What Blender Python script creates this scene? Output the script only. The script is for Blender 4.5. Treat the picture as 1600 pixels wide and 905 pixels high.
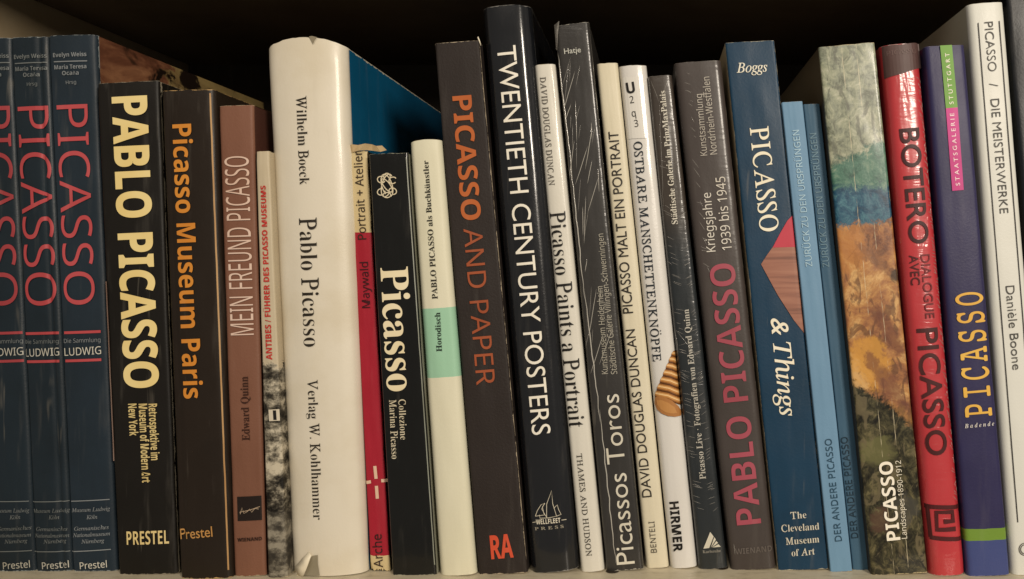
import bpy, bmesh, math, random
from mathutils import Vector, noise
random.seed(7)
for _o in list(bpy.data.objects): bpy.data.objects.remove(_o)
S = bpy.context.scene
COL = S.collection
# ---------------------------------------------------------------- camera, light, exposure
D = 0.45                       # metres from the lens to the plane of the spines
PX = 3019.0                    # photograph pixels per metre on that plane
VX, VY = 1020.0, 405.0         # point straight ahead of the lens, in photograph pixels
FLOOR = 893.0
ZC = (FLOOR - VY) / PX         # lens height above the shelf board
cam = bpy.data.cameras.new('camera')
camo = bpy.data.objects.new('camera', cam); COL.objects.link(camo)
camo.location = (0, -D, ZC); camo.rotation_euler = (math.radians(90), 0, 0)
cam.sensor_width = 36; cam.lens = 36 * D * PX / 1600
cam.shift_x = -(VX - 800) / 1600; cam.shift_y = -(452.5 - VY) / 1600
cam.clip_start = 0.01; cam.clip_end = 20
S.camera = camo
W = bpy.data.worlds.new('World'); S.world = W; W.use_nodes = True
W.node_tree.nodes['Background'].inputs[0].default_value = (1.0, 0.90, 0.78, 1)
W.node_tree.nodes['Background'].inputs[1].default_value = 0.22
def area(name, loc, target, size, sy, power, col):
    l = bpy.data.lights.new(name, 'AREA'); l.shape = 'RECTANGLE'; l.size = size; l.size_y = sy
    l.energy = power; l.color = col
    o = bpy.data.objects.new(name, l); COL.objects.link(o); o.location = loc
    o.rotation_euler = (Vector(target) - Vector(loc)).to_track_quat('-Z', 'Y').to_euler()
area('ceiling_lamp', (0.68, -1.20, 0.58), (-0.08, 0, 0.17), 0.30, 0.30, 17.0, (1.0, 0.89, 0.75))
area('fill_light', (-0.5, -2.2, 2.1), (-0.08, 0, 0.15), 1.2, 0.9, 21.0, (1.0, 0.89, 0.76))  # added soft fill from the left, no actual lamp of the room
S.view_settings.view_transform = 'Standard'; S.view_settings.look = 'None'
S.view_settings.exposure = 0.0; S.view_settings.gamma = 1
try:
    S.cycles.use_denoising = True; S.cycles.max_bounces = 6
except Exception: pass
# ---------------------------------------------------------------- helpers: objects and materials
def thing(name, label, cat, loc=(0, 0, 0), group=None):
    o = bpy.data.objects.new(name, None); COL.objects.link(o); o.location = loc
    o.empty_display_size = .02
    o['label'] = label; o['category'] = cat
    if group: o['group'] = group
    return o
def add(name, verts, faces, mat, parent, smooth=False, uvs=None, kind=None):
    me = bpy.data.meshes.new(name); me.from_pydata([tuple(v) for v in verts], [], faces)
    if uvs:
        l = me.uv_layers.new(name='UVMap')
        for lp in me.loops: l.data[lp.index].uv = uvs[lp.vertex_index]
    if mat: me.materials.append(mat)
    if smooth:
        for p in me.polygons: p.use_smooth = True
    me.update()
    o = bpy.data.objects.new(name, me); COL.objects.link(o)
    if parent:
        o.parent = parent
        o.matrix_parent_inverse.identity()
        p = Vector((0, 0, 0)); q = parent
        while q: p += Vector(q.location); q = q.parent
        o.location = -p if parent.type == 'EMPTY' else (0, 0, 0)
    if kind: o['kind'] = kind
    return o
def srgb(c):
    if isinstance(c, str):
        c = tuple(int(c[i:i + 2], 16) / 255 for i in (0, 2, 4))
    return tuple(((x + .055) / 1.055) ** 2.4 if x > .04045 else x / 12.92 for x in c) + (1,)
class Mt:
    """small builder for procedural node materials"""
    def __init__(s, name, rough=.5, coat=0, spec=.5):
        s.m = bpy.data.materials.new(name); s.m.use_nodes = True; s.t = s.m.node_tree
        s.b = s.t.nodes['Principled BSDF']; s.b.inputs['Roughness'].default_value = rough
        s.b.inputs['Coat Weight'].default_value = coat; s.b.inputs['Coat Roughness'].default_value = .12
        s.b.inputs['Specular IOR Level'].default_value = spec
        s._uv = None
    def n(s, typ, **kw):
        x = s.t.nodes.new(typ)
        for k, v in kw.items(): setattr(x, k, v)
        return x
    def put(s, sock, v):
        if isinstance(v, bpy.types.NodeSocket): s.t.links.new(v, sock)
        else: sock.default_value = v
    def uv(s):
        if not s._uv:
            t = s.n('ShaderNodeTexCoord'); x = s.n('ShaderNodeSeparateXYZ'); s.t.links.new(t.outputs['UV'], x.inputs[0])
            s._uv = (x.outputs[0], x.outputs[1], t.outputs['Object'])
        return s._uv
    def math(s, op, a, b=0.0, c=None, clamp=False):
        x = s.n('ShaderNodeMath', operation=op); x.use_clamp = clamp
        s.put(x.inputs[0], a); s.put(x.inputs[1], b)
        if c is not None: s.put(x.inputs[2], c)
        return x.outputs[0]
    def noise(s, scale, detail=4, rough=.6, stretch=(1, 1, 1), dist=0, out=0):
        mp = s.n('ShaderNodeMapping'); s.t.links.new(s.uv()[2], mp.inputs[0]); mp.inputs['Scale'].default_value = stretch
        x = s.n('ShaderNodeTexNoise'); s.t.links.new(mp.outputs[0], x.inputs['Vector'])
        x.inputs['Scale'].default_value = scale; x.inputs['Detail'].default_value = detail
        x.inputs['Roughness'].default_value = rough; x.inputs['Distortion'].default_value = dist
        return x.outputs[out]
    def ramp(s, fac, stops, mode='LINEAR'):
        x = s.n('ShaderNodeValToRGB'); x.color_ramp.interpolation = mode; s.put(x.inputs[0], fac)
        e = x.color_ramp.elements
        while len(e) < len(stops): e.new(.5)
        for i, (p, c) in enumerate(stops): e[i].position = p; e[i].color = c if len(c) == 4 else tuple(c) + (1,)
        return x.outputs[0]
    def step(s, x, lo, hi):
        m = s.n('ShaderNodeMapRange'); m.interpolation_type = 'SMOOTHSTEP'; s.put(m.inputs[0], x)
        m.inputs[1].default_value = lo; m.inputs[2].default_value = hi
        return m.outputs[0]
    def mix(s, f, a, b, mode='MIX'):
        x = s.n('ShaderNodeMix', data_type='RGBA', blend_type=mode)
        s.put(x.inputs[0], f); s.put(x.inputs[6], a); s.put(x.inputs[7], b)
        return x.outputs[2]
    def bump(s, h, strength=.2, dist=.001, coat=False):
        x = s.n('ShaderNodeBump'); s.put(x.inputs['Height'], h); x.inputs['Strength'].default_value = strength
        x.inputs['Distance'].default_value = dist
        s.t.links.new(x.outputs[0], s.b.inputs['Coat Normal' if coat else 'Normal'])
        return x.outputs[0]
    def color(s, c): s.put(s.b.inputs['Base Color'], c)
def mottled(M, col, amt=.12):
    """paper or cloth: fine grain, soft cloudiness and faint rub marks"""
    f = M.noise(900, 3, .7); g = M.noise(28, 4, .6); h = M.noise(160, 3, .6, (1, 1, .12))
    c = M.mix(M.math('MULTIPLY', f, amt * .9), col, (.5, .5, .5, 1), 'SOFT_LIGHT')
    c = M.mix(M.math('MULTIPLY', M.step(g, .35, .75), amt * 1.6), c, (.20, .18, .14, 1), 'SOFT_LIGHT')
    c = M.mix(M.math('MULTIPLY', M.step(h, .55, .8), amt * .2), c, (.55, .5, .42, 1))
    return c
def wrap_normal(M, s=.5, fine=1.0):
    """tight creases of shrink film, carried by the coat"""
    a = M.noise(60, 2, .5, (1.0, 1, .3), 1.6); b = M.noise(150, 2, .5, (.3, 1, 1.5), 1.2)
    h = M.math('ADD', a, M.math('MULTIPLY', b, .4 * fine))
    M.bump(h, s, .0016, coat=True)
    M.b.inputs['Coat Weight'].default_value = min(1, .25 + s); M.b.inputs['Coat Roughness'].default_value = .22
def plain(name, hexc, rough=.5, amt=.12, coat=0, bump=.12, spec=.5, metal=0):
    M = Mt(name, rough, coat, spec); M.color(mottled(M, srgb(hexc), amt)); M.b.inputs['Metallic'].default_value = metal
    if bump: M.bump(M.noise(700, 4, .7), bump, .0004)
    return M.m
def spine_mat(name, hexc, rough=.45, amt=.14, coat=0, wl=0, wr=0, wt=.0018, wcol='b8a98c', wrap=0, scuff=.0, bands=None, custom=None, bump=.15, spec=.28):
    """u runs across the spine, v up it; wl / wr / wt = width of rubbed edges (fraction)"""
    M = Mt(name, rough, coat, spec); u, v, ob = M.uv()
    c = srgb(hexc)
    if custom: c = custom(M, u, v)
    if bands:
        wob = M.math('ADD', v, M.math('MULTIPLY', M.math('SUBTRACT', M.noise(120, 3), .5), .004))
        for lo, hi, hx in bands:
            f = M.math('MULTIPLY', M.math('GREATER_THAN', wob, lo), M.math('LESS_THAN', wob, hi))
            c = M.mix(f, c, srgb(hx))
    c = mottled(M, c, amt)
    wn = M.noise(260, 5, .7, (1, 1, .35))
    def wear(dist, width, c, keep=.46):
        f = M.math('LESS_THAN', dist, M.math('MULTIPLY', width * 1.3, M.step(wn, keep - .06, keep + .26)))
        return M.mix(M.math('MULTIPLY', f, .85), c, srgb(wcol))
    if wl: c = wear(u, wl, c)
    if wr: c = wear(M.math('SUBTRACT', 1.0, u), wr, c)
    if wt:
        c = wear(v, wt, c); c = wear(M.math('SUBTRACT', 1.0, v), wt * .6, c)
    if scuff:
        s1 = M.noise(75, 2, .5, (3.2, 1, .22), .8); s2 = M.noise(46, 2, .5, (.8, 1, .9))
        f = M.math('MULTIPLY', M.step(s1, .64, .74), M.step(s2, .45, .62))
        c = M.mix(M.math('MULTIPLY', f, scuff), c, srgb('9a9283'))
    M.color(c)
    M.put(M.b.inputs['Roughness'], M.math('ADD', rough - .1, M.math('MULTIPLY', M.noise(40, 4, .6), .2)))
    if wrap: wrap_normal(M, wrap)
    if bump: M.bump(M.math('ADD', M.noise(800, 3, .7), M.math('MULTIPLY', M.noise(30, 3, .5, (1, 1, .3)), 2.0)), bump, .0005)
    return M.m
PAGES = None
def page_mat():
    M = Mt('page_edges', .8); a = M.noise(220, 2, .5, (14, 1, .3))
    M.color(M.ramp(a, [(.3, srgb('8f7f63')), (.65, srgb('d8c8a6'))])); M.bump(a, .4, .0006); return M.m
PAGES = page_mat()
_inks = {}
def ink(hexc, rough=.5, amt=.1, metal=0):
    k = (hexc, rough, metal)
    if k not in _inks: _inks[k] = plain('print_' + hexc, hexc, rough, amt * 3, 0, 0, .3, metal)
    return _inks[k]
# ---------------------------------------------------------------- book geometry
def unproject(px, py, Y):
    k = (D + Y) / D / PX
    return (px - VX) * k, ZC + (VY - py) * k
class Book:
    def __init__(s, label, TL, TR, BL, BR, mat, cover='cover', depth=.20, bulge=.0006, r=.0015, arch=0, tilt_top=0,
                 t=.0022, lc=None, rc=None, groove=None, pages=True, rl=None, name='book', jag_top=0, jag_bot=0, gd=.0008, inset=.003):
        s.Y = D * (FLOOR - VY) / (max(BL[1], BR[1]) - VY) - D
        s.q = [Vector(unproject(*p, s.Y)) for p in (BL, BR, TL, TR)]
        s.bul = bulge; s.r = r; s.rl = rl if rl is not None else r; s.arch = arch; s.groove = groove; s.gd = gd; s.t = t
        s.w = (s.q[1] - s.q[0]).length; s.h = (s.q[2] - s.q[0]).length
        lo = min(s.q[0].y, s.q[1].y)
        for q in s.q[:2]: q.y -= lo
        s.o = thing(name, label, 'book', (s.q[0].x, s.Y, 0), 'books standing in a row on the shelf')
        NU, NV = 30, 44
        us = [0, .004, .012, .025, .045, .07] + [.07 + .86 * k / 20 for k in range(1, 20)] + [.93, .955, .975, .988, .996, 1]
        seed = random.random() * 50
        V = []; UV = []; F = []; n = len(us)
        for j in range(NV + 1):
            v = j / NV
            for i, u in enumerate(us):
                x, y, z = s.P(u, v)
                e = min(v, 1 - v)
                w = noise.noise(Vector((u * 3 + seed, v * 14, 1))) * .00022 + noise.noise(Vector((u * 8 + seed, v * 50, 4))) * .00008
                x += noise.noise(Vector((seed, v * 5, (u > .5) * 7))) * .00012
                if j == NV and jag_top: z += jag_top * noise.noise(Vector((u * 12 + seed, 0, 2)))
                if j == 0 and jag_bot: z += abs(jag_bot * noise.noise(Vector((u * 14 + seed, 0, 2))))
                if j in (0, NV): y += .0004; z += noise.noise(Vector((u * 5 + seed, v * 5, 3))) * .00015 * (1 if j else 0)
                V.append((x, y + w, z)); UV.append((u, v))
        inner = []
        for j in range(NV + 1):
            v = j / NV
            for i, u in enumerate(us):
                uu = .03 + .94 * u
                x, y, z = s.P(uu, v, flat=True)
                inner.append((x, s.Y + r + max(t, .001), z if v < 1 else z - .0001)); UV.append((u, v))
        V += inner; M0 = (NV + 1) * n
        for j in range(NV):
            for i in range(n - 1):
                a = j * n + i; F.append((a, a + 1, a + n + 1, a + n))
                b = M0 + a; F.append((b, b + n, b + n + 1, b + 1))
        for j in range(NV):
            for i in (0, n - 1):
                a = j * n + i; b = M0 + a
                F.append((a, a + n, b + n, b) if i == 0 else (a, b, b + n, a + n))
        for i in range(n - 1):
            a = i; b = M0 + i; F.append((a, b, b + 1, a + 1))
            a = NV * n + i; b = M0 + a; F.append((a, a + 1, b + 1, b))
        s.spine = add('spine', V, F, mat, s.o, True, UV)
        try: s.spine.data.set_sharp_from_angle(angle=math.radians(50))
        except Exception: pass
        # boards and page block
        hx = t / s.w
        y0 = s.Y + r + .0001; y1 = s.Y + depth
        def slab(nm, ua, ub, mt, za=0.0, zb=1.0, ya=y0, yb=y1):
            vs = []; fs = []; uv = []
            K = 8
            for k in range(K + 1):
                yy = ya + (yb - ya) * k / K
                for (u, v) in ((ua, za), (ub, za), (ub, zb), (ua, zb)):
                    x, _, z = s.P(u, v, flat=True); vs.append((x, yy, z - (.0003 if v == 1 else 0))); uv.append((k / K, v))
            for k in range(K):
                for m in range(4):
                    a = k * 4 + m; b = k * 4 + (m + 1) % 4; fs.append((a, a + 4, b + 4, b))
            fs.append((0, 1, 2, 3)); e = K * 4; fs.append((e + 3, e + 2, e + 1, e))
            return add(nm, vs, fs, mt, s.o, False, uv)
        lc = lc or mat_dark(mat); rc = rc or lc
        slab('front_cover' if True else '', 1 - hx, 1, rc)
        slab('back_cover', 0, hx, lc)
        if pages: slab('page_block', hx + .001, 1 - hx - .001, PAGES, inset / s.h, 1 - inset / s.h, s.Y + r + t + .001, y1 - .004)
    def bulge(s, u):
        u = min(max(u, 0), 1)
        b = s.bul * (1 - (2 * u - 1) ** 2)
        e = min(u, 1 - u) * s.w
        rr = s.rl if u < .5 else s.r
        if e < rr: b -= rr - math.sqrt(max(rr ** 2 - (rr - e) ** 2, 0))
        if s.groove:
            for g in s.groove:
                d = (u - g) * s.w / .0011
                if abs(d) < 3: b -= s.gd * math.exp(-d * d)
        return b
    def P(s, u, v, off=0, flat=False):
        q = s.q
        bl = q[0].lerp(q[1], u); tp = q[2].lerp(q[3], u); p = bl.lerp(tp, v)
        z = p.y + s.arch * (1 - (2 * u - 1) ** 2) * (v if v > .9 else 0) * (max(0, v - .9) * 10)
        return (p.x, s.Y - (0 if flat else s.bulge(u)) - off, z)
    def uv(s, px, py):
        u = v = .5
        for it in range(8):
            Y = s.Y - s.bulge(u)
            X, Z = unproject(px, py, Y)
            q = s.q
            for k in range(2):
                l = q[0].lerp(q[2], v); r_ = q[1].lerp(q[3], v); u = (X - l.x) / (r_.x - l.x)
                a = q[0].lerp(q[1], u); b = q[2].lerp(q[3], u); v = (Z - a.y) / (b.y - a.y)
        return u, v
    def lay(s, name, pts, faces, mat, off=.00012, kind=None, uvs=None, cell=.0016):
        """lay flat print given in (u, v) on the curved spine"""
        bm = bmesh.new(); vs = [bm.verts.new((p[0], p[1], 0)) for p in pts]
        for f in faces:
            try: bm.faces.new([vs[i] for i in f])
            except ValueError: pass
        ua = min(p[0] for p in pts); ub = max(p[0] for p in pts)
        st = cell / s.w; k = math.ceil(ua / st)
        while k * st < ub:
            bmesh.ops.bisect_plane(bm, geom=bm.verts[:] + bm.edges[:] + bm.faces[:], dist=1e-7, plane_co=(k * st, 0, 0), plane_no=(1, 0, 0)); k += 1
        for e in (s.r * .3, s.r * .6):
            for pc in (e / s.w, 1 - e / s.w):
                if ua < pc < ub: bmesh.ops.bisect_plane(bm, geom=bm.verts[:] + bm.edges[:] + bm.faces[:], dist=1e-7, plane_co=(pc, 0, 0), plane_no=(1, 0, 0))
        bmesh.ops.triangulate(bm, faces=bm.faces[:])
        uv = [(v.co.x, v.co.y) for v in bm.verts]
        for v in bm.verts: v.co = Vector(s.P(v.co.x, v.co.y, off + .00028))
        bm.normal_update()
        bm.verts.index_update()
        V = [v.co.copy() for v in bm.verts]; F = []
        for f in bm.faces:
            ix = [v.index for v in f.verts]
            if f.normal.y > 0: ix.reverse()
            F.append(ix)
        bm.free()
        return add(name, V, F, mat, s.o, False, uv, kind)
    def poly(s, name, pxs, mat, off=.0001, kind=None, cell=.0016):
        return s.lay(name, [s.uv(*p) for p in pxs], [list(range(len(pxs)))], mat, off, kind, cell=cell)
    def line(s, name, pts, wpx, mat, off=.00012, kind=None):
        """open strokes of print: list of polylines in photograph pixels"""
        P_ = []; F = []
        for pl in pts:
            L = [Vector(p) for p in pl]
            for i, p in enumerate(L):
                d = (L[min(i + 1, len(L) - 1)] - L[max(i - 1, 0)]).normalized(); nn = Vector((-d.y, d.x)) * wpx / 2
                P_ += [s.uv(*(p + nn)), s.uv(*(p - nn))]
                if i: b = len(P_); F.append((b - 4, b - 3, b - 1, b - 2))
        return s.lay(name, P_, F, mat, off, kind)
    def ridge(s, name, pts, wmm, hmm, mat, kind='stuff'):
        """raised folds (film creases): small tent-shaped ridges"""
        P_ = []; F = []
        for pl in pts:
            L = [Vector(p) for p in pl]
            for i, p in enumerate(L):
                d = (L[min(i + 1, len(L) - 1)] - L[max(i - 1, 0)]).normalized(); k = 1 - abs(2 * i / (len(L) - 1) - 1) ** 3 * .85
                nn = Vector((-d.y, d.x)) * wmm * k / 2000 * PX
                b = len(P_)
                for (o, h) in ((nn, 0), (nn * 0, hmm / 1000 * k), (-nn, 0)):
                    u, v = s.uv(*(p + o)); u = min(max(u, 0), 1); v = min(max(v, 0.001), .999)
                    P_.append(s.P(u, v, h + .0001))
                if i: F += [(b - 3, b - 2, b + 1, b), (b - 2, b - 1, b + 2, b + 1)]
        return add(name, P_, F, mat, s.o, True, None, kind)
_dk = {}
def mat_dark(m): return m
# ---------------------------------------------------------------- lettering
def cset(up, lo, dg=None, fix=None):
    def f(c):
        if fix and c in fix: return fix[c]
        if 'A' <= c <= 'Z': return chr(up + ord(c) - 65)
        if 'a' <= c <= 'z': return chr(lo + ord(c) - 97)
        if dg and c.isdigit(): return chr(dg + ord(c) - 48)
        return c
    return f
SETS = {'gill': (lambda c: c), 'sans': cset(0x1D5A0, 0x1D5BA, 0x1D7E2), 'sansb': cset(0x1D5D4, 0x1D5EE, 0x1D7EC),
        'serifb': cset(0x1D400, 0x1D41A, 0x1D7CE), 'italic': cset(0x1D434, 0x1D44E, None, {'h': '\u210e'}),
        'italicb': cset(0x1D468, 0x1D482), 'mono': cset(0x1D670, 0x1D68A, 0x1D7F6)}
_g = {}
_tc = bpy.data.curves.new('type', 'FONT'); _tc.resolution_u = 5; _to = bpy.data.objects.new('type', _tc); COL.objects.link(_to)
def _mesh(body, off):
    _tc.body = body; _tc.offset = off; _tc.size = 1
    me = bpy.data.meshes.new_from_object(_to)
    v = [(p.co.x, p.co.y) for p in me.vertices]; f = [tuple(p.vertices) for p in me.polygons]
    bpy.data.meshes.remove(me); return v, f
UML = {'ü': 'u', 'ö': 'o', 'ä': 'a', 'Ü': 'U', 'Ö': 'O', 'Ä': 'A'}
def glyph(c, st, off):
    k = (c, st, off)
    if k in _g: return _g[k]
    base = UML.get(c, c); shear = 0; o2 = off; ss = st
    if st == 'serif':
        if base.isupper(): ss = 'italic'; shear = -.275; o2 = off + .007
        else: ss = 'serifb'; o2 = off - .0105
    if st == 'italic' and base == '&': shear = .28
    ch = SETS[ss](base)
    v, f = _mesh(ch, o2) if c != ' ' else ([], [])
    a, _ = _mesh('H' + ch + 'H', 0); b, _ = _mesh('HH', 0)
    wid = lambda q: max(p[0] for p in q) - min(p[0] for p in q)
    adv = wid(a) - wid(b)
    v = [(x + y * shear, y) for x, y in v]
    if shear < 0 and v:                       # re-centre the upright capital in its advance
        x0 = min(p[0] for p in v); x1 = max(p[0] for p in v); g = .04; v = [(x - x0 + g, y) for x, y in v]; adv = x1 - x0 + 2 * g
    if c in UML:
        x0 = min(p[0] for p in v); x1 = max(p[0] for p in v); top = max(p[1] for p in v); r = .055
        f = list(f)
        for cx in ((x0 + x1) / 2 - .12, (x0 + x1) / 2 + .12):
            n0 = len(v); v += [(cx + r * math.cos(t * math.pi / 4), top + .14 + r * math.sin(t * math.pi / 4)) for t in range(8)]
            f.append(tuple(range(n0, n0 + 8)))
    _g[k] = (v, f, adv); return _g[k]
_cap = {}
def text(B, s, p0, p1, cap, st='sans', col='e8e0d0', off=0.0, name='lettering', lift=.0002, track=0.0, mat=None, xs=None):
    """lettering whose ink runs from p0 to p1 along the baseline (photograph pixels), cap = height of a capital"""
    V = []; F = []; x = 0
    for c in s:
        v, f, adv = glyph(c, st, off)
        n0 = len(V); V += [(x + a, b) for a, b in v]; F += [tuple(n0 + i for i in q) for q in f]
        x += adv + track
    kst = 'serif' if st == 'serif' else st
    if (kst) not in _cap: _cap[kst] = max(p[1] for p in glyph('H', st, 0)[0])
    H = _cap[kst]; x0 = min(p[0] for p in V); x1 = max(p[0] for p in V)
    dx, dy = p1[0] - p0[0], p1[1] - p0[1]; L = math.hypot(dx, dy); up = (dy / L, -dx / L)
    A = Vector(B.uv(*p0)); E_ = Vector(B.uv(*p1)) - A
    mx, my = (p0[0] + p1[0]) / 2, (p0[1] + p1[1]) / 2
    U = Vector(B.uv(mx + up[0] * cap, my + up[1] * cap)) - Vector(B.uv(mx, my))
    pts = [tuple(A + E_ * ((a - x0) / (x1 - x0)) + U * (b / H)) for a, b in V]
    return B.lay(name, pts, F, mat or ink(col), lift)
# ---------------------------------------------------------------- bookcase
def box(name, a, b, mat, parent, bev=.0):
    bm = bmesh.new(); bmesh.ops.create_cube(bm, size=1)
    for v in bm.verts: v.co = Vector([a[i] + (v.co[i] + .5) * (b[i] - a[i]) for i in range(3)])
    if bev: bmesh.ops.bevel(bm, geom=bm.edges[:], offset=bev, segments=3, affect='EDGES')
    V = [v.co.copy() for v in bm.verts]; bm.verts.index_update(); F = [[v.index for v in f.verts] for f in bm.faces]; bm.free()
    return add(name, V, F, mat, parent)
M = Mt('shelf_laminate', .42); c = mottled(M, srgb('c9bfa6'), .2)
c = M.mix(M.math('MULTIPLY', M.step(M.noise(60, 5, .7, (1, 3, 1)), .48, .72), .45), c, srgb('7d7056')); M.color(c); M.bump(M.noise(400, 4), .1, .0004); SHELF = M.m
M = Mt('shaded_laminate', .6, spec=.25); M.color(mottled(M, srgb('332c24'), .2)); M.bump(M.noise(300, 3), .1, .0004); DARK = M.m  # shade deep in the bay is put into this dark colour
M = Mt('upper_board_underside', .6, spec=.2); M.color(mottled(M, srgb('574b3d'), .2)); UNDER = M.m  # underside coloured dark for the shade beneath the board
M = Mt('side_panel_paint', .6); M.color(mottled(M, srgb('a8977a'), .2)); SIDE = M.m
XL = (-165 - VX) / PX; XR = .30; ZT = ZC + (VY + 90) / PX; YB = .285
bc = thing('bookcase', 'bookcase bay, its back coloured dark as shade, with a pale beige shelf board under the row of books', 'bookcase', (0, 0, 0))
box('shelf_board', (XL, -.035, -.022), (XR, YB, 0), SHELF, bc, .001)
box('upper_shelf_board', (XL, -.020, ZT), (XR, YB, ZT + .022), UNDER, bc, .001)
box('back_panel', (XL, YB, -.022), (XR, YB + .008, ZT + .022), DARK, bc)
box('side_panel', (XL - .02, -.035, -.05), (XL - .0002, YB + .008, ZT + .05), SIDE, bc, .001)
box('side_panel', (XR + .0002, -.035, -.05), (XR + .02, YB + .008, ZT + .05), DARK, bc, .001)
def shadow_spot(px, py, rx):  # flat dark disc that paints a small shadow on the shelf board
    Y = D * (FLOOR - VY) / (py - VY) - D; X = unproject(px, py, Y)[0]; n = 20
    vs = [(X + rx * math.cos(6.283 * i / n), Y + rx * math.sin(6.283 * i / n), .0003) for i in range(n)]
    add('shadow_disc', vs, [list(range(n))], DARK, bc)
shadow_spot(957, 893, .0034); shadow_spot(1128, 887.5, .0034)
# ================================================================= the books, left to right
def painted_cover(M):
    n1 = M.noise(22, 6, .65, (1, .5, 1), 1.0); n2 = M.noise(70, 4, .6, (1, .4, .6), .6)
    c1 = M.ramp(n1, [(.32, srgb('2e1c12')), (.45, srgb('6b4330')), (.56, srgb('94684a')), (.68, srgb('b0845f'))])
    c2 = M.ramp(n1, [(.3, srgb('705a3a')), (.7, srgb('a8935f'))])
    u = M.uv()[0]; c = M.mix(M.step(M.math('ADD', u, M.math('MULTIPLY', M.math('SUBTRACT', n2, .5), .5)), .30, .36), c1, c2)
    return M.mix(M.step(n2, .50, .58), c, srgb('1c130d'))
M = Mt('painted_cover', .4); c = painted_cover(M); M.color(c); COVP = M.m
NAVY = spine_mat('navy_cover', '202c36', .5, .2, wr=.012, wcol='98a0a0', scuff=.12, wt=.002)
NAVYB = spine_mat('navy_cover_creased', '1c272f', .42, .22, wr=.006, wcol='98a0a0', scuff=.2, wt=.002)
def ludwig(label, TL, TR, BL, BR, ot, ob, mat, dim, rc=None, grv=None):
    B = Book(label, TL, TR, BL, BR, mat, depth=.195, r=.0028, rl=.0006, bulge=.0006, t=.0012, rc=rc, groove=grv)
    k = lambda x, y: (x + ot + (ob - ot) * (y - 60) / 830, y + (3 if ot < 0 else 0) * (1 - (y - 60) / 830))
    red, wh, gr = dim
    T = lambda s, a, b, cap, st, col, **kw: text(B, s, k(*a), k(*b), cap, st, col, **kw)
    T('PICASSO', (89, 165), (102, 477), 48, 'sans', red, off=-.004, name='title')
    T('Evelyn Weiss', (84, 90), (136, 88), 6.5, 'sansb', gr); T('Maria Teresa', (86, 109), (136, 107), 6.5, 'sansb', gr)
    T('Ocaña', (98, 118), (124, 117), 6.5, 'sansb', gr); T('Hrsg', (104, 132), (120, 131), 5.5, 'sans', gr)
    T('Die Sammlung', (101, 536), (158, 534), 6.5, 'sans', gr); T('LUDWIG', (102, 556), (159, 553), 12, 'sans', wh)
    for a, b, w, cc in (((85, 97), (137, 95.5), 1.6, gr), ((101, 520), (158, 518), 4.2, red), ((103, 564), (159, 562), 4.2, red), ((112, 783), (172, 780), 1.4, gr), ((114, 861), (174, 858), 1.4, gr)):
        B.line('printed_rule', [[k(*a), k(*b)]], w, ink(cc))
    for s, a, b in (('Museum Ludwig', (113, 800), (173, 797)), ('Köln', (136, 811), (153, 810)), ('Germanisches', (117, 829), (171, 826)), ('Nationalmuseum', (115, 839), (173, 836)), ('Nürnberg', (128, 849), (164, 847))):
        T(s, a, b, 6, 'italic', gr, off=.004)
    T('Prestel', (126, 889), (168, 886), 10.5, 'sans', wh, name='publisher_name')
    return B
ludwig('navy paperback with thin red capitals cut off by the left edge of the photo', (-44, 60), (17, 59), (-4, 893), (56, 892), -121, -120, NAVYB, ('9e3f44', 'b5b3a8', '6e7373'))
ludwig('middle one of the navy paperbacks with thin red capitals, between its two twins', (18, 59), (75, 57), (57.5, 893), (113.5, 892), -61, -59, NAVYB, ('b0474b', 'bdbbb0', '6e7373'), grv=(.75,))
ludwig('rightmost navy paperback with thin red capitals, its brown painted side showing', (76, 56), (149, 54), (115, 893), (183, 892), 0, 0, NAVY, ('bb4f53', 'cfccbf', '878c8f'), rc=COVP)
# --- black book, cream capitals
BLK = spine_mat('black_jacket', '16130f', .5, .25, wl=.010, wr=0, wt=.0015, wcol='a39a86', scuff=.14)
B = Book('wide black book with huge cream-yellow capitals running down its spine', (151, 131), (247, 126), (185, 898), (277, 896), BLK, r=.0016, bulge=.0008, jag_top=.0002)
B.line('rubbed_edge', [[(153.5 + (y - 140) * .0440 + .5 * noise.noise(Vector((y * .03, 1, 1))), y) for y in range(440, 730, 10)]], 1.6, plain('rubbed_paper_edge', '9c8274', .6, .5), .0002)
text(B, 'PABLO PICASSO', (176, 152), (196, 607), 53, 'sansb', 'e8d394', off=.012, name='title')
text(B, 'Retrospektive im', (233, 631), (237, 719), 13, 'sansb', 'd2be84', off=.006, name='subtitle')
text(B, 'Museum of Modern Art', (217.5, 631), (223, 754), 13, 'sansb', 'd2be84', off=.006, name='subtitle')
text(B, 'New York', (201, 631), (203.5, 681), 13, 'sansb', 'd2be84', off=.006, name='subtitle')
text(B, 'PRESTEL', (199, 851), (265, 849), 21, 'sansb', 'ddc88e', off=-.004, name='publisher_name')
# --- brown-black book, orange letters
BR_ = spine_mat('brown_black_jacket', '241c15', .42, .2, wr=0, wt=.002, wcol='c9a46c', scuff=.08)
B = Book('brown-black book with golden orange mixed-case title and a rubbed pale right edge', (250.5, 142), (335, 140), (280, 904), (362, 903), BR_, r=.003, bulge=.001, groove=(.13,))
B.line('rubbed_edge', [[(329 + (y - 146) * .0385 + .5 * noise.noise(Vector((y * .03, 1, 1))), y) for y in range(146, 900, 12)]], 2.6, plain('rubbed_board_edge', 'b58f5c', .6, .5), .0002)
text(B, 'Picasso Museum Paris', (270, 195), (288, 623), 29, 'sansb', 'd08a35', off=.002, name='title')
text(B, 'Prestel', (283, 842), (333, 838), 16, 'gill', 'b98a4e', off=.004, name='publisher_name')
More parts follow.
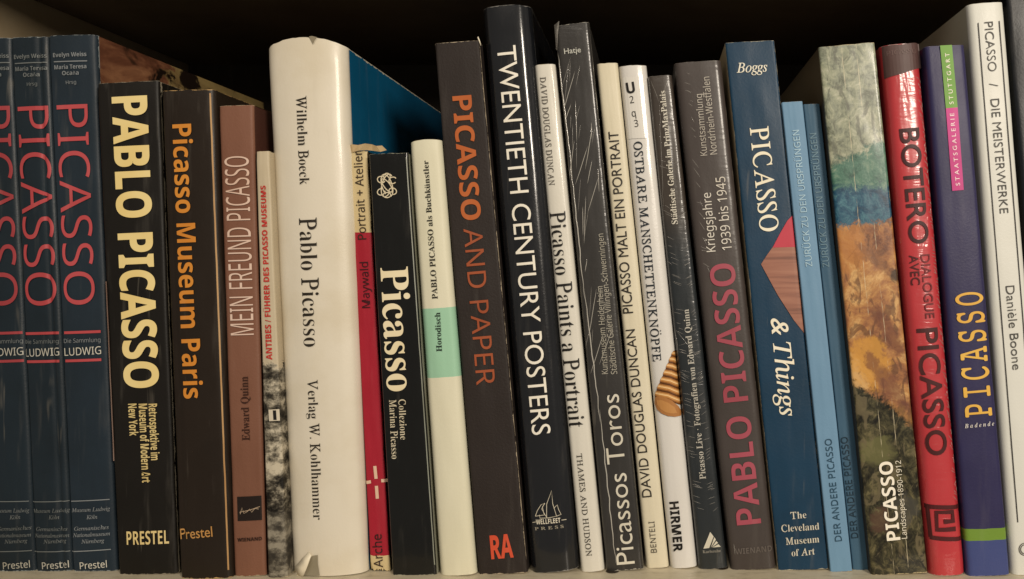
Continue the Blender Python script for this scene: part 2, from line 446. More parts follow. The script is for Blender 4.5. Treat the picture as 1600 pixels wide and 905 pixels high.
# --- terracotta book
TER = spine_mat('terracotta_cloth', '7b5442', .55, .16, wt=.002, bump=.3)
TERD = plain('terracotta_cover', '4a2a20', .55)
B = Book('terracotta-brown book with tall thin pale capitals reading upward', (341, 166), (395, 164), (366, 901), (415, 899), TER, r=.0015, rc=TERD, bulge=.0006)
text(B, 'MEIN FREUND PICASSO', (397.5, 523), (389, 244), 37, 'sans', 'd9bfae', off=-.004, name='title')
text(B, 'Edward Quinn', (391, 688), (388, 588), 12, 'serifb', '3a2016', name='author_name')
B.poly('printed_emblem', [(371, 776), (409, 774), (410, 812), (372, 814)], ink('221915'))
B.line('signature', [[(376, 803), (379, 793), (382, 802), (387, 799), (391, 795), (394, 800), (399, 794), (405, 795)], [(375, 800), (390, 797), (407, 791)]], .9, ink('b8a48c'), .0003)
text(B, 'WIENAND', (372, 846), (410, 843.5), 5.5, 'sansb', '2c1912', off=.01, name='publisher_name')
# --- cream guide with grey photo
def guide(M, u, v):
    n = M.noise(110, 6, .75, (1, 1, 1.3), .2); n2 = M.noise(42, 3, .5, (.4, 1, 2.6))
    g = M.ramp(M.math('ADD', M.math('MULTIPLY', n, .6), M.math('MULTIPLY', n2, .4)), [(.42, srgb('16130f')), (.47, srgb('474238')), (.52, srgb('8b8474')), (.57, srgb('c4bba6'))])
    f = M.math('LESS_THAN', M.math('ADD', v, M.math('MULTIPLY', M.math('SUBTRACT', n, .5), .12)), .50)
    c = M.mix(f, srgb('bdb096'), g)
    return M.mix(M.math('LESS_THAN', v, .155), c, M.mix(.55, g, srgb('3e3a34')))
B = Book('slim cream guide with small red capitals above a grey landscape photo', (400, 237), (420, 236), (419, 903), (449, 902), spine_mat('guide_cover', 'bdb096', .45, .12, custom=guide, wt=.002), r=.001, bulge=.0004, depth=.17)
text(B, 'ANTIBES / FÜHRER DES PICASSO MUSEUMS', (426, 562), (415.5, 290), 8.5, 'sansb', 'b8322c', off=.01, name='title')
B.poly('printed_window', [(420, 640), (437, 639), (438, 657), (421, 658)], ink('d0c7b4'))
B.poly('printed_window', [(427, 641), (432, 641), (433, 656), (428, 656)], ink('1c1916'), .0003)
# --- big cream volume
CRM = spine_mat('cream_jacket', 'd8d0be', .4, .3, coat=.15, wt=.0, wr=.0, scuff=.05, spec=.4, bump=.13)
BLUEC = Mt('blue_cover', .4); u, v, _ = BLUEC.uv()
c = mottled(BLUEC, srgb('0d5a80'), .2); e = BLUEC.noise(300, 4, .7)
c = BLUEC.mix(BLUEC.math('GREATER_THAN', BLUEC.math('ADD', v, BLUEC.math('MULTIPLY', e, .012)), 1.004), c, srgb('cfc5ae')); BLUEC.color(c)
B = Book('fat cream-white volume with black serif lettering, arched crumpled top and a bright blue side', (415, 76), (540, 72), (455, 897), (572, 895), CRM, depth=.215, r=.005, bulge=.0042, arch=.0042, t=.002, rc=BLUEC.m, jag_top=.0005, groove=(.885,), gd=.0003)
text(B, 'Wilhelm Boeck', (463, 151), (469, 289), 16, 'serif', '2a241c', name='author_name')
text(B, 'Pablo Picasso', (468, 341), (475.5, 542), 27, 'serif', '2a241c', name='title')
text(B, 'Verlag W. Kohlhammer', (481, 594), (490, 812), 15.5, 'serif', '2a241c', name='publisher_name')
GREY = plain('torn_grey_board', '8d8570', .8, .3)
B.poly('bare_patch', [(476, 899), (486, 872), (489, 868), (497, 867), (497, 880), (500, 899)], GREY)
def flap(B, name, pxs, lift, mat):
    P_ = []
    for i, (x, y, h) in enumerate(pxs):
        P_.append(B.P(*B.uv(x, y), h))
    n = len(P_) // 2; F = [(i, i + 1, n + i + 1, n + i) for i in range(n - 1)]
    o = add(name, P_, F, mat, B.o, True)
    mo = o.modifiers.new('thickness', 'SOLIDIFY'); mo.thickness = .0002
    return o
PAPER = plain('jacket_paper', 'e6dcc4', .4, .1)
flap(B, 'torn_flap', [(483, 862, .0006), (473, 872, .0008), (463, 884, .0008), (458, 897, .0006), (488, 866, .0018), (485, 877, .0026), (481, 888, .0028), (475, 899, .0022)], 0, PAPER)
B.poly('crease_shadow', [(483, 70), (488, 69), (496, 70), (493, 73), (489.5, 80), (486, 74)], plain('crease_shadow_grey', '8f8672', .8, .3), .0001)  # grey patch painting the shadow of a crease at the top edge
# --- red and cream booklet
def red_book(M, u, v):
    c = M.mix(M.math('MULTIPLY', M.math('LESS_THAN', v, .806), M.math('GREATER_THAN', M.math('ADD', v, M.math('MULTIPLY', M.noise(300, 2), .008)), .042)), srgb('c9b68a'), srgb('a01f30'))
    return c
RB = spine_mat('red_cream_cover', 'a01f30', .5, .16, custom=red_book, wt=.0018, wcol='2a2018', wr=.05)
B = Book('narrow red booklet with cream ends and a torn top, squeezed beside the black book', (545, 236), (574, 236), (579, 892), (610, 893), RB, r=.001, bulge=.0004, jag_top=.001, jag_bot=.0030, lc=plain('black_cover', '14100d', .5), depth=.17)
text(B, 'Portrait + Atelier', (573, 374), (566, 236), 13, 'sans', '33241a', off=.004, name='title')
text(B, 'Maywald', (579, 481), (575.5, 409), 12.5, 'sans', '3c1016', off=.004, name='author_name')
text(B, 'Arche', (599, 886), (596.5, 834), 14, 'sans', '2a1414', off=.004, name='publisher_name')
B.line('crop_mark', [[(586, 728), (588, 748)], [(588.5, 759), (590, 779)], [(572, 753.5), (580, 752.5)], [(596, 751), (606, 750)]], 5, ink('d9b9a0'))
def crumple(B, pxs, mat):
    V = [B.P(*B.uv(x, y), h) for x, y, h in pxs[0]]
    return add('torn_edge', V, pxs[1], mat, B.o, False)
crumple(B, ([(544, 243, .0002), (543, 231, .0003), (550, 226, .0012), (560, 227, .0005), (572, 225, .0016), (575, 235, .0006), (563, 236, .0018), (552, 238, .0004), (582, 226, .0006), (590, 229, .0020), (583, 236, .0010), (598, 228, .0012), (605, 235, .0008), (596, 238, .0016)],
    [(0, 1, 2), (0, 2, 7), (7, 2, 3), (7, 3, 6), (6, 3, 4), (6, 4, 5), (5, 4, 8), (5, 8, 10), (10, 8, 9), (10, 9, 13), (13, 9, 11), (13, 11, 12)]), plain('torn_paper', 'b8a076', .7, .5))
# --- black book with white bold serif
BK2 = spine_mat('black_gloss_jacket', '0e0f0e', .3, .2, wr=0, wt=.0018, wcol='b5b49e', coat=.4, scuff=.06)
B = Book('black book with white knot emblem and bold white serif title beside the red booklet', (576, 241), (637, 239), (613, 899), (682, 898), BK2, r=.0012, bulge=.0005, depth=.18, jag_top=.0002, rc=plain('pale_cover', '9fa08f', .3))
B.line('jacket_edge', [[(635.2 + (y - 246) * .0695 + .4 * noise.noise(Vector((y * .04, 1, 1))), y) for y in range(246, 894, 12)]], 1.5, plain('pale_jacket_edge', '8f9387', .4, .5), .0002)
text(B, 'Picasso', (595, 419), (606, 612), 43, 'serifb', 'e6d9b6', off=.004, name='title')
text(B, 'Collezione', (623, 624), (626, 687), 11, 'serif', 'cfc6ae', off=.003, name='subtitle')
text(B, 'Marina Picasso', (608.5, 625), (612.5, 717), 11, 'serif', 'cfc6ae', off=.003, name='subtitle')
def loop(cx, cy, rx, ry, ph, tilt, a0=0, a1=6.283, n=22):
    out = []
    for i in range(n + 1):
        a = a0 + (a1 - a0) * i / n; x = rx * math.cos(a); y = ry * math.sin(a + ph)
        out.append((cx + x * math.cos(tilt) - y * math.sin(tilt), cy + x * math.sin(tilt) + y * math.cos(tilt)))
    return out
cx, cy = 605, 290
B.line('knot_emblem', [loop(cx, cy, 8, 18, 0, .25, .5, 5.2), loop(cx, cy, 8, 18, 0, -.3, 2.4, 8), loop(cx - 9, cy - 9, 6, 5, 0, .3, 0, 5), loop(cx + 9, cy - 8, 6, 5, 0, -.3, 1, 6), loop(cx - 9, cy + 10, 6, 5, 0, -.3, 0, 5.5),
      loop(cx + 9, cy + 9, 6, 5, 0, .3, 2, 7.5), loop(cx, cy - 14, 5, 5, 0, 0, 2.5, 7), loop(cx, cy + 15, 6, 4, 0, 0), loop(cx, cy, 12, 6, .6, .6)], 1.5, ink('d8ccae'))
# --- ivory book with mint band
IV = spine_mat('ivory_cloth', 'd6d2ba', .5, .1, bands=[((897 - 585.5) / 683, (897 - 476.5) / 683, '98c2a5')], wt=.001)
B = Book('ivory book with a mint green band across its middle', (640, 223), (689, 219), (687, 899), (744, 897), IV, r=.003, bulge=.0016, arch=.0008, depth=.18)
text(B, 'PABLO PICASSO als Buchkünstler', (684.5, 467), (669.5, 252), 8.5, 'serifb', '2b2a22', name='title')
text(B, 'Horodisch', (691, 549), (688, 488), 8.5, 'serifb', '223029', name='author_name')
# --- dark brown RA book
RA = spine_mat('umber_cloth', '2a2320', .6, .18, wr=.012, wt=.0015, wcol='c4b49a', bump=.4)
B = Book('dark umber book with orange sans capitals, bold above and thin below', (679, 68), (748.5, 63), (748, 898), (824, 895), RA, r=.0012, bulge=.0004, depth=.22)
text(B, 'PICASSO', (707, 151), (722, 345), 30, 'sansb', 'b4602f', off=.002, name='title')
text(B, 'AND PAPER', (724.5, 358), (745, 602), 29, 'sans', '9c5030', name='title')
text(B, 'RA', (768, 873), (803, 870), 36, 'sansb', 'cc5236', off=.012, name='publisher_emblem')
flap(B, 'torn_corner', [(746, 59, .0004), (748, 64, .0006), (751, 72, .0004), (748, 58, .0012), (751, 66, .0012), (752, 72, .0006)], 0, PAPER)
# --- tall black posters book
TW = spine_mat('black_glossy_jacket', '14161a', .25, .15, coat=.8, wt=.0015, wr=.006, wcol='8f8c86', scuff=.06)
B = Book('tallest black glossy book with thin white capitals and a small sailing boat emblem', (752, 14), (829, 9), (829, 895), (904, 889), TW, r=.005, bulge=.0022, arch=.0006, depth=.23, groove=(.87,), gd=.0006)
text(B, 'TWENTIETH CENTURY POSTERS', (776.5, 74), (832, 680), 29, 'gill', 'e9e4d6', off=-.001, name='title')
z = lambda L: [(820 + a / 9.05, 740 + b / 9.05) for a, b in L]
B.line('sailing_boat_emblem', [z([(150, 600), (180, 520), (230, 440), (280, 415), (240, 500), (290, 580), (150, 600)]), z([(285, 420), (250, 470), (270, 560), (310, 610)]), z([(310, 620), (310, 430), (380, 240), (395, 420), (450, 600), (330, 625), (310, 620)]),
      z([(410, 490), (460, 440), (480, 510), (515, 575), (450, 600)]), z([(210, 580), (215, 628), (330, 625)]), z([(110, 690), (160, 680)]), z([(520, 655), (590, 645)])], .9, ink('cfc8b4'))
text(B, 'WELLFLEET', (838, 819), (876, 816), 7.5, 'sansb', 'd8d2c0', name='publisher_name')
text(B, 'P R E S S', (836, 828), (881, 824), 4.5, 'serif', 'a49d8c', off=.006, name='publisher_name')
# --- slim white book
WH1 = spine_mat('warm_white_jacket', 'd2cec2', .35, .08, coat=.3, wt=.001)
B = Book('slim white book with black serif title reading down, right of the tallest black book', (835, 102), (867, 100), (908, 894), (944, 891), WH1, r=.002, bulge=.0012, depth=.18)
text(B, 'DAVID DOUGLAS DUNCAN', (844, 121), (858, 290), 9, 'serif', '55504a', name='author_name')
text(B, 'Picasso Paints a Portrait', (859, 332), (889.5, 668), 25, 'serif', '1c1a18', name='title')
text(B, 'THAMES AND HUDSON', (901, 709), (916.5, 869), 8.5, 'serif', '3c3832', name='publisher_name')
# --- shrink wrapped grey-black
FILM = Mt('film_fold_glint', .18, 1, .8); FILM.color((.5, .47, .42, 1)); FILM.b.inputs['Alpha'].default_value = .42; FILM = FILM.m  # pale milky colour on the folds stands in for glints
FILM2 = Mt('bright_fold_glint', .16, 1, .8); FILM2.color((.62, .59, .52, 1)); FILM2.b.inputs['Alpha'].default_value = .75; FILM2 = FILM2.m  # paler copy for the brightest glints along the folds
HJ = spine_mat('wrapped_charcoal', '2e2c2a', .45, .25, wrap=.35, wt=.002, wl=.01, wcol='a8a396', scuff=.14)
B = Book('charcoal book in crumpled clear film with thin white lettering reading upward', (867, 41), (920, 34), (948, 893), (1006, 889), HJ, r=.0018, bulge=.0006, depth=.2, jag_top=.0002)
text(B, 'Hatje', (882, 85), (908, 82), 8.5, 'gill', 'c4c4bc', off=.004, name='publisher_name')
text(B, 'Picassos Toros', (992, 880), (966.5, 615), 28, 'gill', 'cfcabb', off=-.003, name='title')
text(B, 'Kunstmuseum Heidenheim', (950, 584), (941.5, 447), 9.5, 'sans', 'a39f92', name='subtitle')
text(B, 'Städtische Galerie Villingen-Schwenningen', (964.5, 584), (942.5, 365), 9.5, 'sans', 'a39f92', name='subtitle')
def wob(x0, y0, x1, y1, n=26, a=1.6):
    s_ = random.random() * 90
    return [(x0 + (x1 - x0) * i / n + a * noise.noise(Vector((i * .5, s_, 0))), y0 + (y1 - y0) * i / n) for i in range(n + 1)]
B.ridge('film_crease_glint', [wob(870, 70, 895, 280), wob(892, 260, 914, 470), wob(913, 450, 938, 660), wob(937, 640, 962, 880), wob(921, 40, 962, 430, 30, .6)], .55, .5, FILM2)
R = random.Random(4)
st = []
for i in range(34):
    y = R.uniform(80, 560); xl = 874 + (y - 60) * .0975; x = xl + R.uniform(4, 42); L = R.uniform(18, 75); dx = R.uniform(-.05, .38) * L
    st.append(wob(x, y, x - dx, y + L, 6, .5))
B.ridge('film_wrinkle_glint', st[::2], .25, .3, FILM); B.ridge('film_wrinkle_glint', st[1::2], .3, .35, FILM2)
flap(B, 'film_corner', [(866, 40, .0006), (868, 60, .001), (869, 78, .0004), (874, 35, .0022), (872, 58, .003), (871, 80, .001)], 0, FILM)
# --- ivory malt
WH2 = spine_mat('ivory_paper', 'd3cbb3', .45, .12, wt=.001)
B = Book('narrow ivory book with thin dark capitals reading upward beside the charcoal film-wrapped book', (932, 100), (965, 98), (1010, 888), (1045, 886), WH2, r=.002, bulge=.0008, depth=.17)
text(B, 'DAVID DOUGLAS DUNCAN', (1018.5, 776), (992, 514), 14.5, 'gill', '2a2622', off=.001, name='author_name')
text(B, 'PICASSO MALT EIN PORTRAIT', (989.5, 489), (966, 205), 15.5, 'gill', '2a2622', off=.001, name='title')
text(B, 'BENTELI', (1026.5, 863), (1022.5, 814), 9, 'sans', '4a453c', name='publisher_name')
# --- white jewel book
WH3 = spine_mat('cool_white_jacket', 'd3d0ca', .3, .07, coat=.5, wt=.001)
B = Book('cool white book with a golden spiral ornament printed low on its spine', (967, 104), (1010, 102), (1048, 888), (1090, 885), WH3, r=.0028, bulge=.0016, depth=.17)
B.poly('shelf_mark_label', [(972, 122), (1004, 120), (1012, 216), (981, 218)], plain('clear_label', 'd8d5cd', .2, .04, coat=.4), .0001)
text(B, 'U', (980, 147), (993, 145), 17, 'sansb', '1a1816', off=.008, lift=.0004, name='shelf_mark')
text(B, '2', (985, 162), (991, 161), 11, 'sans', '33302c', lift=.0004, name='shelf_mark')
text(B, 'q', (988, 183), (994, 182), 11, 'sans', '33302c', lift=.0004, name='shelf_mark')
text(B, '3', (992, 199), (998, 198), 11, 'sans', '33302c', lift=.0004, name='shelf_mark')
text(B, 'OSTBARE MANSCHETTENKNÖPFE', (990, 222), (1020.5, 565), 13, 'serif', '1f2730', off=.004, name='title')
text(B, 'HIRMER', (1046, 784), (1053, 862), 14, 'sansb', '161412', off=.012, name='publisher_name')
G = Mt('printed_gold', .35, .3); gw = G.noise(60, 3, .5); G.color(G.ramp(gw, [(.3, srgb('9a6a34')), (.6, srgb('c4915a'))])); G = G.m
def edge(y): return 1010 + (y - 102) * 80 / 783 - .3
cone = []
segs = [(548, 1053), (556, 1049), (566, 1045), (576, 1040.5), (587, 1036), (598, 1031), (609, 1026.5), (620, 1023)]
mid = lambda p, q, t: (p[0] + (q[0] - p[0]) * t, p[1] + (q[1] - p[1]) * t)
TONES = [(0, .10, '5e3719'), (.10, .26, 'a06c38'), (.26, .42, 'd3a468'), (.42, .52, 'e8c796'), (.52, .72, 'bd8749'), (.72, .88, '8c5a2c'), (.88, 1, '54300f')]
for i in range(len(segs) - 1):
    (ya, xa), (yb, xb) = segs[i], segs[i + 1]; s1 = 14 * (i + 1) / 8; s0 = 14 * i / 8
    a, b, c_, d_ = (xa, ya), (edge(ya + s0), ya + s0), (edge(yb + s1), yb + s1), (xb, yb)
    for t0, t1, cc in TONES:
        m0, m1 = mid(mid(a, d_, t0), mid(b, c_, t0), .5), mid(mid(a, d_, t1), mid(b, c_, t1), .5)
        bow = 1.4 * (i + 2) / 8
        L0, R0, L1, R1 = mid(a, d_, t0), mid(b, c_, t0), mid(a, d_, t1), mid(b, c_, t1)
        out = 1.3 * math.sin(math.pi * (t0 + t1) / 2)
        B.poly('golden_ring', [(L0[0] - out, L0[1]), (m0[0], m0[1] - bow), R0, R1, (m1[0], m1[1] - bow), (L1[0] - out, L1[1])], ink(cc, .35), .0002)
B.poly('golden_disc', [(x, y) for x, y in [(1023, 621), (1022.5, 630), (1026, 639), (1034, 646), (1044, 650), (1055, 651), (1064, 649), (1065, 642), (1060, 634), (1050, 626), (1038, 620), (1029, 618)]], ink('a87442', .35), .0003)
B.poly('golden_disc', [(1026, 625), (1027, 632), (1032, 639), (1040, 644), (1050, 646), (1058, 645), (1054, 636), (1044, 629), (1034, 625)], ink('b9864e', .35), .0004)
# --- wrapped grey (Live)
LV = spine_mat('wrapped_slate', '26292b', .4, .2, wrap=.45, wt=.001, wcol='8f8a80', scuff=.1,
    custom=lambda M, u, v: M.mix(M.step(v, .62, .75), srgb('23282b'), srgb('3d3630')))
B = Book('slim slate-grey film-wrapped book with small white serif lettering and a triangular fan logo', (1012, 120), (1050, 117), (1092, 890), (1137, 887), LV, r=.0024, bulge=.0008, depth=.18)
text(B, 'Städtische Galerie im PrinzMaxPalais', (1059, 350), (1039, 142), 9, 'serifb', 'cfcabc', name='subtitle')
text(B, 'Picasso Live · Fotografien von Edward Quinn', (1103, 748), (1076, 483), 9.5, 'serifb', 'b5b2a8', name='title')
B.poly('fan_emblem', [(1099, 857), (1109.5, 831), (1115, 838), (1108, 856)], ink('cdc8b8'))
for a in ((116, 839, 118.5, 843, 110.5, 855.5), (119, 845, 122, 848, 112, 855.3), (122.5, 850, 126, 854, 113.5, 855.2)):
    B.poly('fan_emblem', [(1000 + a[0], a[1]), (1000 + a[2], a[3]), (1000 + a[4], a[5])], ink('cdc8b8'))
text(B, 'Karlsruhe', (1098, 864), (1126, 862), 4.5, 'serifb', '8f8c84', name='publisher_name')
st = []
for i in range(52):
    y = R.uniform(240, 800); xl = 1012 + (y - 118) * .1038; x = xl + R.uniform(1, 7); L = R.uniform(7, 15)
    st.append(wob(x, y, x + L, y + R.uniform(2, 6), 4, .3))
    x = xl + 39 - R.uniform(0, 3); L = R.uniform(5, 12); st.append(wob(x - L, y + 6, x, y + R.uniform(-1, 3), 4, .3))
st += [wob(1016, 124, 1030, 160, 8, 1), wob(1046, 122, 1030, 158, 8, 1), wob(1030, 160, 1037, 330, 20, 2), wob(1055, 515, 1092, 560, 8, 2), wob(1055, 515, 1060, 560, 8, 1), wob(1060, 540, 1095, 530, 8, 1)]
B.ridge('film_wrinkle_glint', st, .20, .18, FILM)
# --- grey brown Kriegsjahre
KR = spine_mat('wrapped_taupe', '413a37', .45, .16, wrap=.2, wt=.001, wr=.012, wcol='8c857a', scuff=.05)
B = Book('taupe-grey book with large rose capitals and white small lettering, reading upward', (1053, 99), (1127, 94), (1142, 891), (1213, 888), KR, r=.003, bulge=.0008, depth=.21, rc=plain('cream_cover', '9b8f78', .5))
text(B, 'Kunstsammlung', (1105, 243), (1096.5, 147), 10.5, 'sans', 'b4aea4', name='subtitle')
text(B, 'Nordrhein-Westfalen', (1120.5, 241), (1108, 120), 11, 'sans', 'b4aea4', name='subtitle')
text(B, 'Kriegsjahre', (1118, 393), (1110.5, 301), 14, 'sans', 'd0cbc0', name='subtitle')
text(B, '1939 bis 1945', (1143.5, 390), (1132.5, 276), 15, 'sans', 'd0cbc0', name='subtitle')
text(B, 'PABLO PICASSO', (1189.5, 817), (1147, 410), 39, 'sansb', 'a04a58', off=-.006, name='title')
text(B, 'WIENAND', (1149, 866), (1206, 860), 9, 'sansb', '67605c', name='publisher_name')
st = [wob(1066 + .105 * (y - 100) + R.uniform(-2, 6), y, 1076 + .105 * (y - 100), y + R.uniform(0, 14), 4, .5) for y in [R.uniform(105, 420) for _ in range(22)]]
B.ridge('film_wrinkle_glint', st, .25, .2, FILM)
B.ridge('film_wrinkle_glint', [wob(1146.5, 850, 1148.5, 866, 5, .4)], .35, .25, FILM)
# --- deep blue Boggs
BG = spine_mat('deep_blue_jacket', '16374f', .42, .2, wl=.01, wr=.012, wt=.0015, wcol='b9b29c', scuff=.14)
B = Book('deep blue book with white serif lettering and a faceted red and brown shape', (1133, 67), (1210, 63), (1216, 892), (1295, 889), BG, r=.0010, bulge=.0003, depth=.22, lc=plain('worn_cream_cover', 'a89a7e', .6), jag_top=.0002)
text(B, 'Boggs', (1151, 114), (1199, 112), 15, 'italic', 'e0dccb', off=.006, name='author_name')
text(B, 'PICASSO', (1171.5, 200), (1188, 363), 29, 'serif', 'e9e2cc', name='title')
text(B, '& Things', (1204, 498), (1219, 651), 27, 'italic', 'e9e2cc', off=.006, name='title')
for s_, a, b in (('The', (1235.5, 811), (1260, 809)), ('Cleveland', (1221, 831), (1280, 827)), ('Museum', (1228, 851), (1280, 847)), ('of Art', (1237, 869), (1273, 866))):
    text(B, s_, a, b, 11, 'serif', 'cfcbbd', off=.003, name='publisher_name')
WD = Mt('printed_brown_strokes', .5); w1 = WD.noise(120, 4, .6, (.15, 1, 3)); WD.color(WD.ramp(w1, [(.34, srgb('704434')), (.5, srgb('8f5c48')), (.7, srgb('9c6a54'))])); WD = WD.m
re = lambda y: 1210 + (y - 63) * 85 / 826 - .6
B.poly('printed_facet', [(1208, 385), (re(385), 385), (re(521), 521), (1240, 500), (1215, 461), (1189, 413), (1196, 402)], WD, .0001)
B.poly('printed_facet', [(re(337), 337), (re(386), 386), (1207, 387), (1218, 366), (1230, 345)], ink('b83a4a'), .0002)
B.ridge('torn_corner', [[(1133, 66), (1135, 60), (1138, 57)]], .6, .5, PAPER, None)
# --- light blue slips
LB = spine_mat('pale_blue_paper', '6b8fab', .55, .1, wt=.001)
B = Book('slim pale blue book beside the deep blue one, tallest of the pale blue pair', (1221.5, 160), (1254, 158), (1298, 894), (1332, 893), LB, r=.0006, bulge=.0002, depth=.15)
text(B, 'ZURÜCK ZU DEN URSPRÜNGEN', (1269, 416), (1248, 203), 10, 'sans', 'a9c6d4', name='title')
text(B, 'DER ANDERE PICASSO', (1315.5, 845), (1299, 685), 10.5, 'sans', '24465c', off=.003, name='title')
LB2 = spine_mat('shaded_blue_paper', '3d5c72', .55, .1, wt=.001)  # second copy of the blue paper, its shade mixed into the colour
B = Book('lower of the two slim blue books, its blue darkened as shade, pressed against the painted spine', (1255.5, 163), (1280.5, 162), (1333, 891), (1359, 891), LB2, r=.0006, bulge=.0002, depth=.15)
text(B, 'ZURÜCK ZU DEN URSPRÜNGEN', (1295.5, 417), (1275, 208), 10, 'sans', '6d8a98', name='title')  # print colours darkened to match the painted shade
text(B, 'DER ANDERE PICASSO', (1341, 840), (1324, 682), 10.5, 'sans', '1a3140', off=.003, name='title')
# --- painted landscapes spine
def landscape(M, u, v):
    n1 = M.noise(55, 7, .7, (1, 1, 1), .5); n2 = M.noise(150, 6, .75, (1, 1, .9), .6); n3 = M.noise(20, 3, .5, (1, 1, 1.4), .4)
    sub = lambda x, k: M.math('MULTIPLY', M.math('SUBTRACT', x, .5), k)
    vv = M.math('ADD', v, M.math('ADD', sub(n1, .06), sub(n2, .09)))
    sky = M.ramp(n2, [(.36, srgb('585c4c')), (.46, srgb('7c8170')), (.54, srgb('92967f')), (.64, srgb('adad98'))])
    sky = M.mix(M.step(n1, .58, .7), sky, srgb('868c7e')); n4 = M.noise(130, 3, .6, (1, 1, .5), 1.5)
    sky = M.mix(M.math('MULTIPLY', M.step(n4, .53, .62), .75), sky, srgb('5a5c50'))
    green = M.ramp(n2, [(.36, srgb('2e5044')), (.52, srgb('4c7262')), (.68, srgb('80937f'))])
    blue = M.ramp(n2, [(.3, srgb('14293c')), (.5, srgb('1f4a62')), (.68, srgb('4c7884'))])
    org = M.ramp(n1, [(.38, srgb('6a4432')), (.47, srgb('966642')), (.54, srgb('ab7b4a')), (.63, srgb('cba26a'))])
    org = M.mix(M.math('MULTIPLY', M.step(n2, .52, .68), .6), org, srgb('805c40')); org = M.mix(M.math('MULTIPLY', M.step(n4, .53, .60), .7), org, srgb('5e3f2c'))
    dark = M.ramp(n2, [(.38, srgb('15140f')), (.48, srgb('2c2a1d')), (.56, srgb('48442f')), (.66, srgb('6b6345'))])
    def spot(c, cu, cv, ru, rv, col, k=1.0, slope=0):
        du = M.math('DIVIDE', M.math('SUBTRACT', u, cu), ru)
        dv = M.math('DIVIDE', M.math('SUBTRACT', M.math('ADD', v, M.math('MULTIPLY', M.math('SUBTRACT', u, cu), slope)), cv), rv)
        d = M.math('ADD', M.math('ADD', M.math('MULTIPLY', du, du), M.math('MULTIPLY', dv, dv)), M.math('ADD', sub(n2, 4.2), sub(n1, 2.5)))
        return M.mix(M.math('MULTIPLY', M.math('SUBTRACT', 1.0, M.step(d, .5, 1.4)), k * .8), c, srgb(col))
    org = spot(org, .32, .40, .36, .05, 'c9923f', .9); org = spot(org, .22, .62, .28, .05, 'b0763f', .8)
    org = spot(org, .74, .455, .30, .028, '6a4030', .85, .16); org = spot(org, .62, .36, .36, .028, '6b4133', .85, .13)
    org = spot(org, .70, .585, .35, .014, '7a5238', .8, .11); org = spot(org, .95, .56, .1, .012, '22241f', .9)
    org = spot(org, .5, .29, .5, .03, '94703c', .6)
    dark = M.mix(M.math('MULTIPLY', M.step(n4, .56, .64), .7), dark, srgb('6a6048')); dark = spot(dark, .28, .235, .34, .028, '6e6c44', .85); dark = spot(dark, .25, .10, .18, .025, '5c4436', .8); dark = spot(dark, .72, .12, .22, .03, '4c4a42', .8)
    dark = spot(dark, .55, .33, .5, .012, '12130f', .8, .1)
    lean = lambda k: M.math('SUBTRACT', vv, M.math('MULTIPLY', u, k))
    c = M.mix(M.step(lean(.045), .765, .782), green, sky)
    c = M.mix(M.step(lean(.0), .718, .742), blue, c)
    c = M.mix(M.step(lean(.0), .660, .672), org, c)
    c = M.mix(M.step(M.math('ADD', vv, M.math('MULTIPLY', u, .10)), .366, .384), dark, c)
    for cu in (.40, .66):
        x = M.math('ABSOLUTE', M.math('SUBTRACT', M.math('ADD', u, sub(M.noise(90, 3, .6, (0, 0, 1)), .04)), cu))
        f = M.math('MULTIPLY', M.math('LESS_THAN', x, .005), M.step(M.noise(90, 3, .6), .46, .60))
        c = M.mix(M.math('MULTIPLY', f, .7), c, srgb('d0c4a4'))
    return c
LS = spine_mat('painted_landscape_spine', '888888', .36, .05, custom=landscape, wr=.012, wt=.0015, wcol='c9b890', coat=.15, bump=.12)
B = Book('wide book whose whole spine is a brushy grey-green, orange and dark landscape painting', (1279, 74), (1367, 66), (1362, 899), (1450, 895), LS, r=.0012, bulge=.0004, depth=.22, jag_top=.0002,
         lc=plain('dark_brown_cover', '3a3022', .5))
text(B, 'PICASSO', (1406.5, 843), (1393.5, 720), 21, 'sansb', 'efe9da', name='title')
text(B, 'Landscapes 1890-1912', (1417, 841), (1407, 719), 8.5, 'sans', 'e0dac8', name='subtitle')
# --- red wrapped
RD = spine_mat('wrapped_red', 'b4343a', .4, .2, wrap=.75, wt=.002, wcol='b78f86')
B = Book('bright red film-wrapped book with dark capitals and a square black key pattern', (1376, 72), (1436, 68), (1453, 899), (1510, 896), RD, r=.0042, bulge=.0022, depth=.2)
B.poly('printed_corner', [(1377, 74), (1390, 71), (1410, 69.6), (1435, 69), (1439, 107), (1410, 115), (1381, 124)], ink('57413f'), .00008)
DK = ink('4c1a1c', .5)
text(B, 'PICASSO', (1385, 88), (1431, 84), 7, 'sans', '6f5a56', lift=.0003)
text(B, 'BOTERO', (1405, 202), (1421.5, 382), 30, 'gill', '3a1618', off=.012, name='title')
text(B, 'AVEC', (1420, 399), (1423.5, 446), 14, 'gill', '4c1a1c', off=.01, name='title')
text(B, 'DIALOGUE', (1438, 398), (1446, 498), 14, 'gill', '6d2226', off=.006, name='title')
text(B, 'PICASSO', (1432, 514), (1448, 712), 32, 'gill', '461a1b', off=.012, name='title')
z = lambda L: [(1440 + a / 6.244, 760 + b / 6.244) for a, b in L]
B.line('key_pattern', [z([(20, 180), (370, 172)]), z([(75, 490), (410, 482)]), z([(50, 180), (85, 490)]), z([(372, 172), (378, 235)]), z([(392, 420), (402, 490)])], 6.5, DK)
B.line('key_pattern', [z([(330, 410), (148, 420), (142, 250), (300, 245), (306, 335), (215, 342)])], 7.5, DK, .0003)
text(B, 'VERNUNFT', (1467, 871), (1503, 868), 6, 'serif', '7c262a', name='publisher_name') if False else None
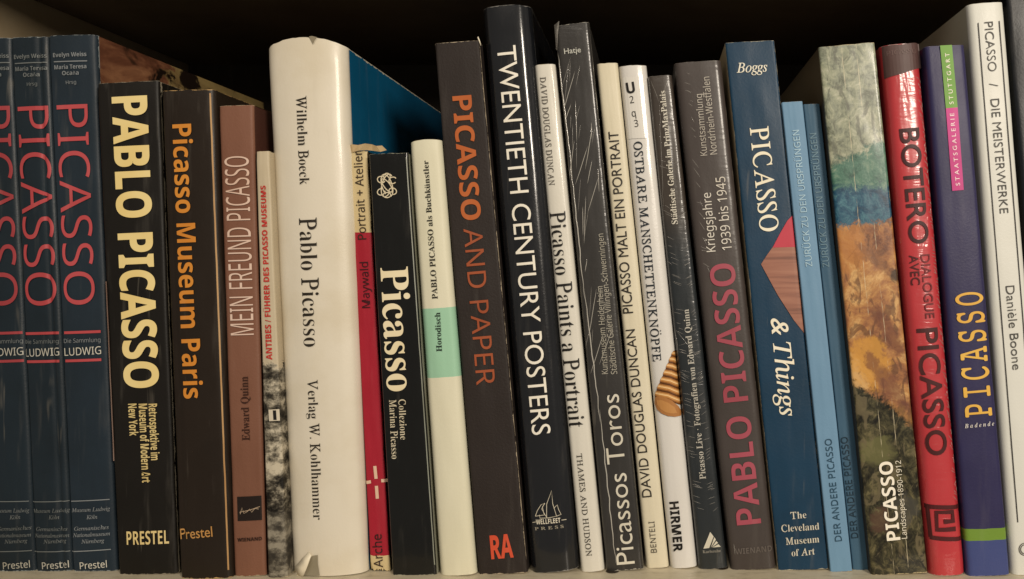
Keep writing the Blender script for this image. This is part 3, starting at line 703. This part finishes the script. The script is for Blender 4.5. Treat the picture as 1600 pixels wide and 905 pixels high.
st = [wob(1434 + .09 * (y - 100) + R.uniform(-6, 2), y, 1436 + .09 * (y - 100) + R.uniform(-2, 2), y + R.uniform(3, 9), 4, .8) for y in range(120, 780, 5)]
B.ridge('film_wrinkle_glint', st, .35, .35, FILM)
# --- purple
PU = spine_mat('violet_blue_cover', '2d2a4e', .45, .14, wt=.001, wr=.012, wcol='8b87a0', bands=[(-1, .070, '3e4878'), (.067, .089, '6c8a34')])
B = Book('violet-blue book with slender yellow capitals and a narrow green and pink label', (1444.5, 73), (1508, 70), (1513, 901), (1579, 898), PU, r=.0022, bulge=.0006, depth=.2)
B.poly('printed_label', [(1468.5, 71.5), (1487, 70.5), (1496, 168), (1477.5, 169.5)], ink('6b9a3c'))
B.poly('printed_label', [(1477.5, 169.5), (1496, 168), (1505.5, 297), (1487.5, 298.5)], ink('c23b86'))
text(B, 'S T U T T G A R T', (1489.5, 163), (1482.5, 83), 6.5, 'gill', 'e8e2d2', off=.006, lift=.0003, name='subtitle')
text(B, 'S T A A T S G A L E R I E', (1499.5, 290), (1490, 177), 6.5, 'gill', 'f0d8dc', off=.006, lift=.0003, name='subtitle')
text(B, 'PICASSO', (1549.5, 649), (1533.5, 455), 41, 'mono', 'dcb04e', track=.16, off=.006, name='title')
text(B, 'B a d e n d e', (1507, 669), (1553, 664.5), 6.5, 'italicb', 'd4d0cc', name='subtitle')
# --- tall white at right
WR = spine_mat('tall_white_jacket', 'd1d1c9', .4, .08, wt=.001)
B = Book('tallest white book at the right end, thin grey capitals between two black rules', (1512, 7), (1569, 3), (1582, 899), (1640, 897), WR, r=.003, bulge=.001, depth=.24, lc=plain('white_cover', 'b9b8a6', .5))
B.line('printed_rule', [[(1528 + 62 * t / 20, 36 + 780 * t / 20) for t in range(21)], [(1561 + 62 * t / 20, 33 + 780 * t / 20) for t in range(21)]], 1.6, ink('2c2a28'))
text(B, 'PICASSO   /   DIE MEISTERWERKE', (1537.5, 35), (1562, 334), 13.5, 'gill', '44423e', off=-.006, name='title')
text(B, 'Danièle Boone', (1571, 447), (1582, 578), 13.5, 'gill', '44423e', off=-.006, name='author_name')
B.line('ring_emblem', [[(1601 + 9 * math.cos(a / 4), 858 + 9.5 * math.sin(a / 4)) for a in range(26)], [(1601 + 6.5 * math.cos(a / 4), 858 + 7 * math.sin(a / 4)) for a in range(26)]], 1.2, ink('4a4640'))
# --- dark book beyond
DN = spine_mat('blue_black_cover', '12151b', .4, .15, wt=.001)
B = Book('blue-black book cut off by the right edge of the photo, behind the tall white one', (1572, -8), (1640, -12), (1644, 895), (1712, 893), DN, r=.002, bulge=.0006, depth=.2)
bpy.data.objects.remove(_to)
